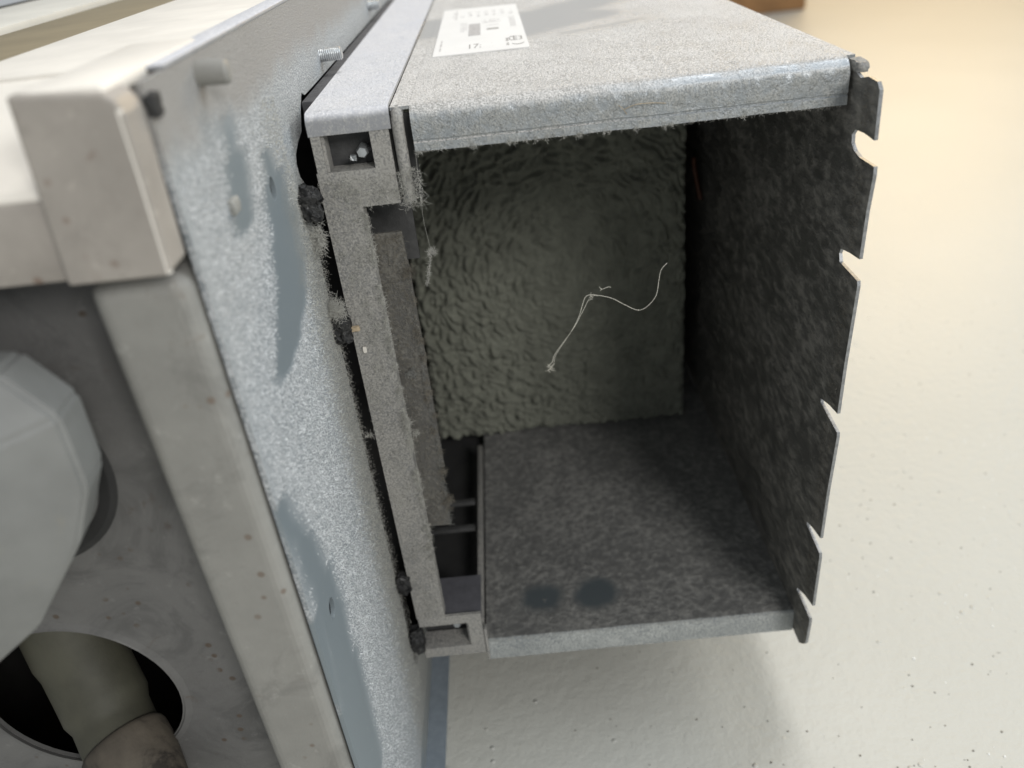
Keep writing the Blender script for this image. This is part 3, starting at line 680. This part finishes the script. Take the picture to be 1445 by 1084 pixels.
clump((-19, 4, -138), 1.3, 90, 2.6, m_fluff, 'small ragged dust tuft just below the tuft on the strip edge')
clump((-16, 6, -108), 2.4, 140, 3.6, m_fluff_d, 'yellowish grey dust tuft on the inner panel behind the strip')
clump((-38.2, -1.2, -133), 1.3, 60, 2.4, m_fluff, 'thin wisp of dust bridging the black gap at mid height', flat=(1.6, .6, .6))
# hanging fluff knot on a thread
kn = clump((1.8, -2, -51), 1.0, 120, 2.6, m_fluff, 'hanging knot of pale fluff with a tail at the upper left of the opening', cat='fluff knot', name='fluff_knot', flat=(1.7, .8, .8))
n = 170; t = rng.random((n, 1)); e = np.array((1.4, -2, -52)) + t * np.array((-3.6, 0, -13)) + rng.normal(0, .22, (n, 3)); 
lint('fluff_tail', e, rng.normal(0, 1, (n, 3)), 1.7, .06, m_fluff, kn, .8)
tube('silk_thread', spline([(1.5, -.6, -13), (.6, -1.6, -36), (1.2, -2, -46), (1.6, -2, -51)], 5), .05, m_fluff, kn, 4)
# long curled hair
def at(l): return [(x, 20 + dy, z) for x, z, dy in l]
h1 = at([(98, -77, 3), (95.2, -79.5, 2), (94, -84, 1), (92.5, -90.5, 0), (88.5, -95.2, 0), (84.5, -96.4, 0), (79, -93.2, 0), (73, -89.2, 0), (66, -87, 0), (62.4, -87.2, 0), (60.6, -91, 0), (58.5, -97, 0), (55, -104, 1), (50, -111, 2), (46.5, -116, 2), (45.5, -119, 2), (43.2, -121, 2)])
bm = bmesh.new(); tube_bm(bm, spline(h1, 6), .11, 6)
h2 = at([(63.4, -88.8, 0), (60.5, -94.5, .4), (57, -101, .8), (52.5, -107.5, 1), (48.8, -113, 1.4), (46.8, -117, 2), (46, -121, 2)])
tube_bm(bm, spline(h2, 6), .09, 6)
for a in ((45, 22, -121.5), (44.4, 22, -122.6), (65, 20, -87.8)):
    for k in range(7):
        p = Vector(a); pts = [p.copy()]
        d = Vector((random.gauss(0, 1), random.gauss(0, .4), random.gauss(0, 1))).normalized()
        for q in range(5): d = (d + Vector((random.gauss(0, .6), 0, random.gauss(0, .6)))).normalized(); p = p + d * .55; pts.append(p.copy())
        tube_bm(bm, pts, .06, 5)
hr = from_bm('hair_strand', bm, m_hair, None, 80)
tag(hr, 'long pale curled hair hanging in front of the foam back of the duct', 'hair')
bm = bmesh.new(); tube_bm(bm, spline(at([(68.2, -83.4, 0), (69.2, -84.6, 0), (70.6, -84.3, 0), (72, -83.9, 0), (73.2, -84.2, 0)]), 4), .10, 5)
tube_bm(bm, [(69.2, 20, -84.6), (68.6, 20, -85.2)], .1, 5)
o = from_bm('lint_scrap', bm, m_hair, None, 80); tag(o, 'tiny pale scrap of lint just above the bend of the curled hair', 'lint scrap')
# crumbs
def crumb(c, d, lab, mat=m_chip, seed=1, cat='crumb'):
    o = chunk('crumb', c, d, mat, None, seed=seed, amp=.2); tag(o, lab, cat); return o
crumb((-34.3, -.9, -81), (3.6, 1.6, 2.2), 'tan crumb on the top end of the grey strip beside the black gap', seed=3)
crumb((-32.2, -.7, -91), (1.4, 1, 2.8), 'slim pale crumb on the grey strip below the tan crumb', m_deck, 5)
crumb((-41.3, -81, -1), (2.0, 5, 4), 'rough grey blob of dried dirt on the zinc plate left of the wiped streak', m_fluff_d, 8, 'dirt blob')
crumb((-41.4, -113, 33), (2.5, 5, 5), 'dark crumbly dirt lump at the upper front corner of the plate', m_dark, 9, 'dirt lump')
bm = bmesh.new(); tube_bm(bm, spline([(78, -.9, -5.6), (82, -1.5, -4.2), (88, -1.3, -4.3), (93, -1, -5)], 5), .14, 5); tube_bm(bm, spline([(76, -.8, -4), (77.5, -1.2, -5.2), (79, -.8, -7.5)], 4), .13, 5)
o = from_bm('straw_fibre', bm, m_chip, None, 80); tag(o, 'short tan straw fibre caught on the dusty lip of the lid', 'fibre')
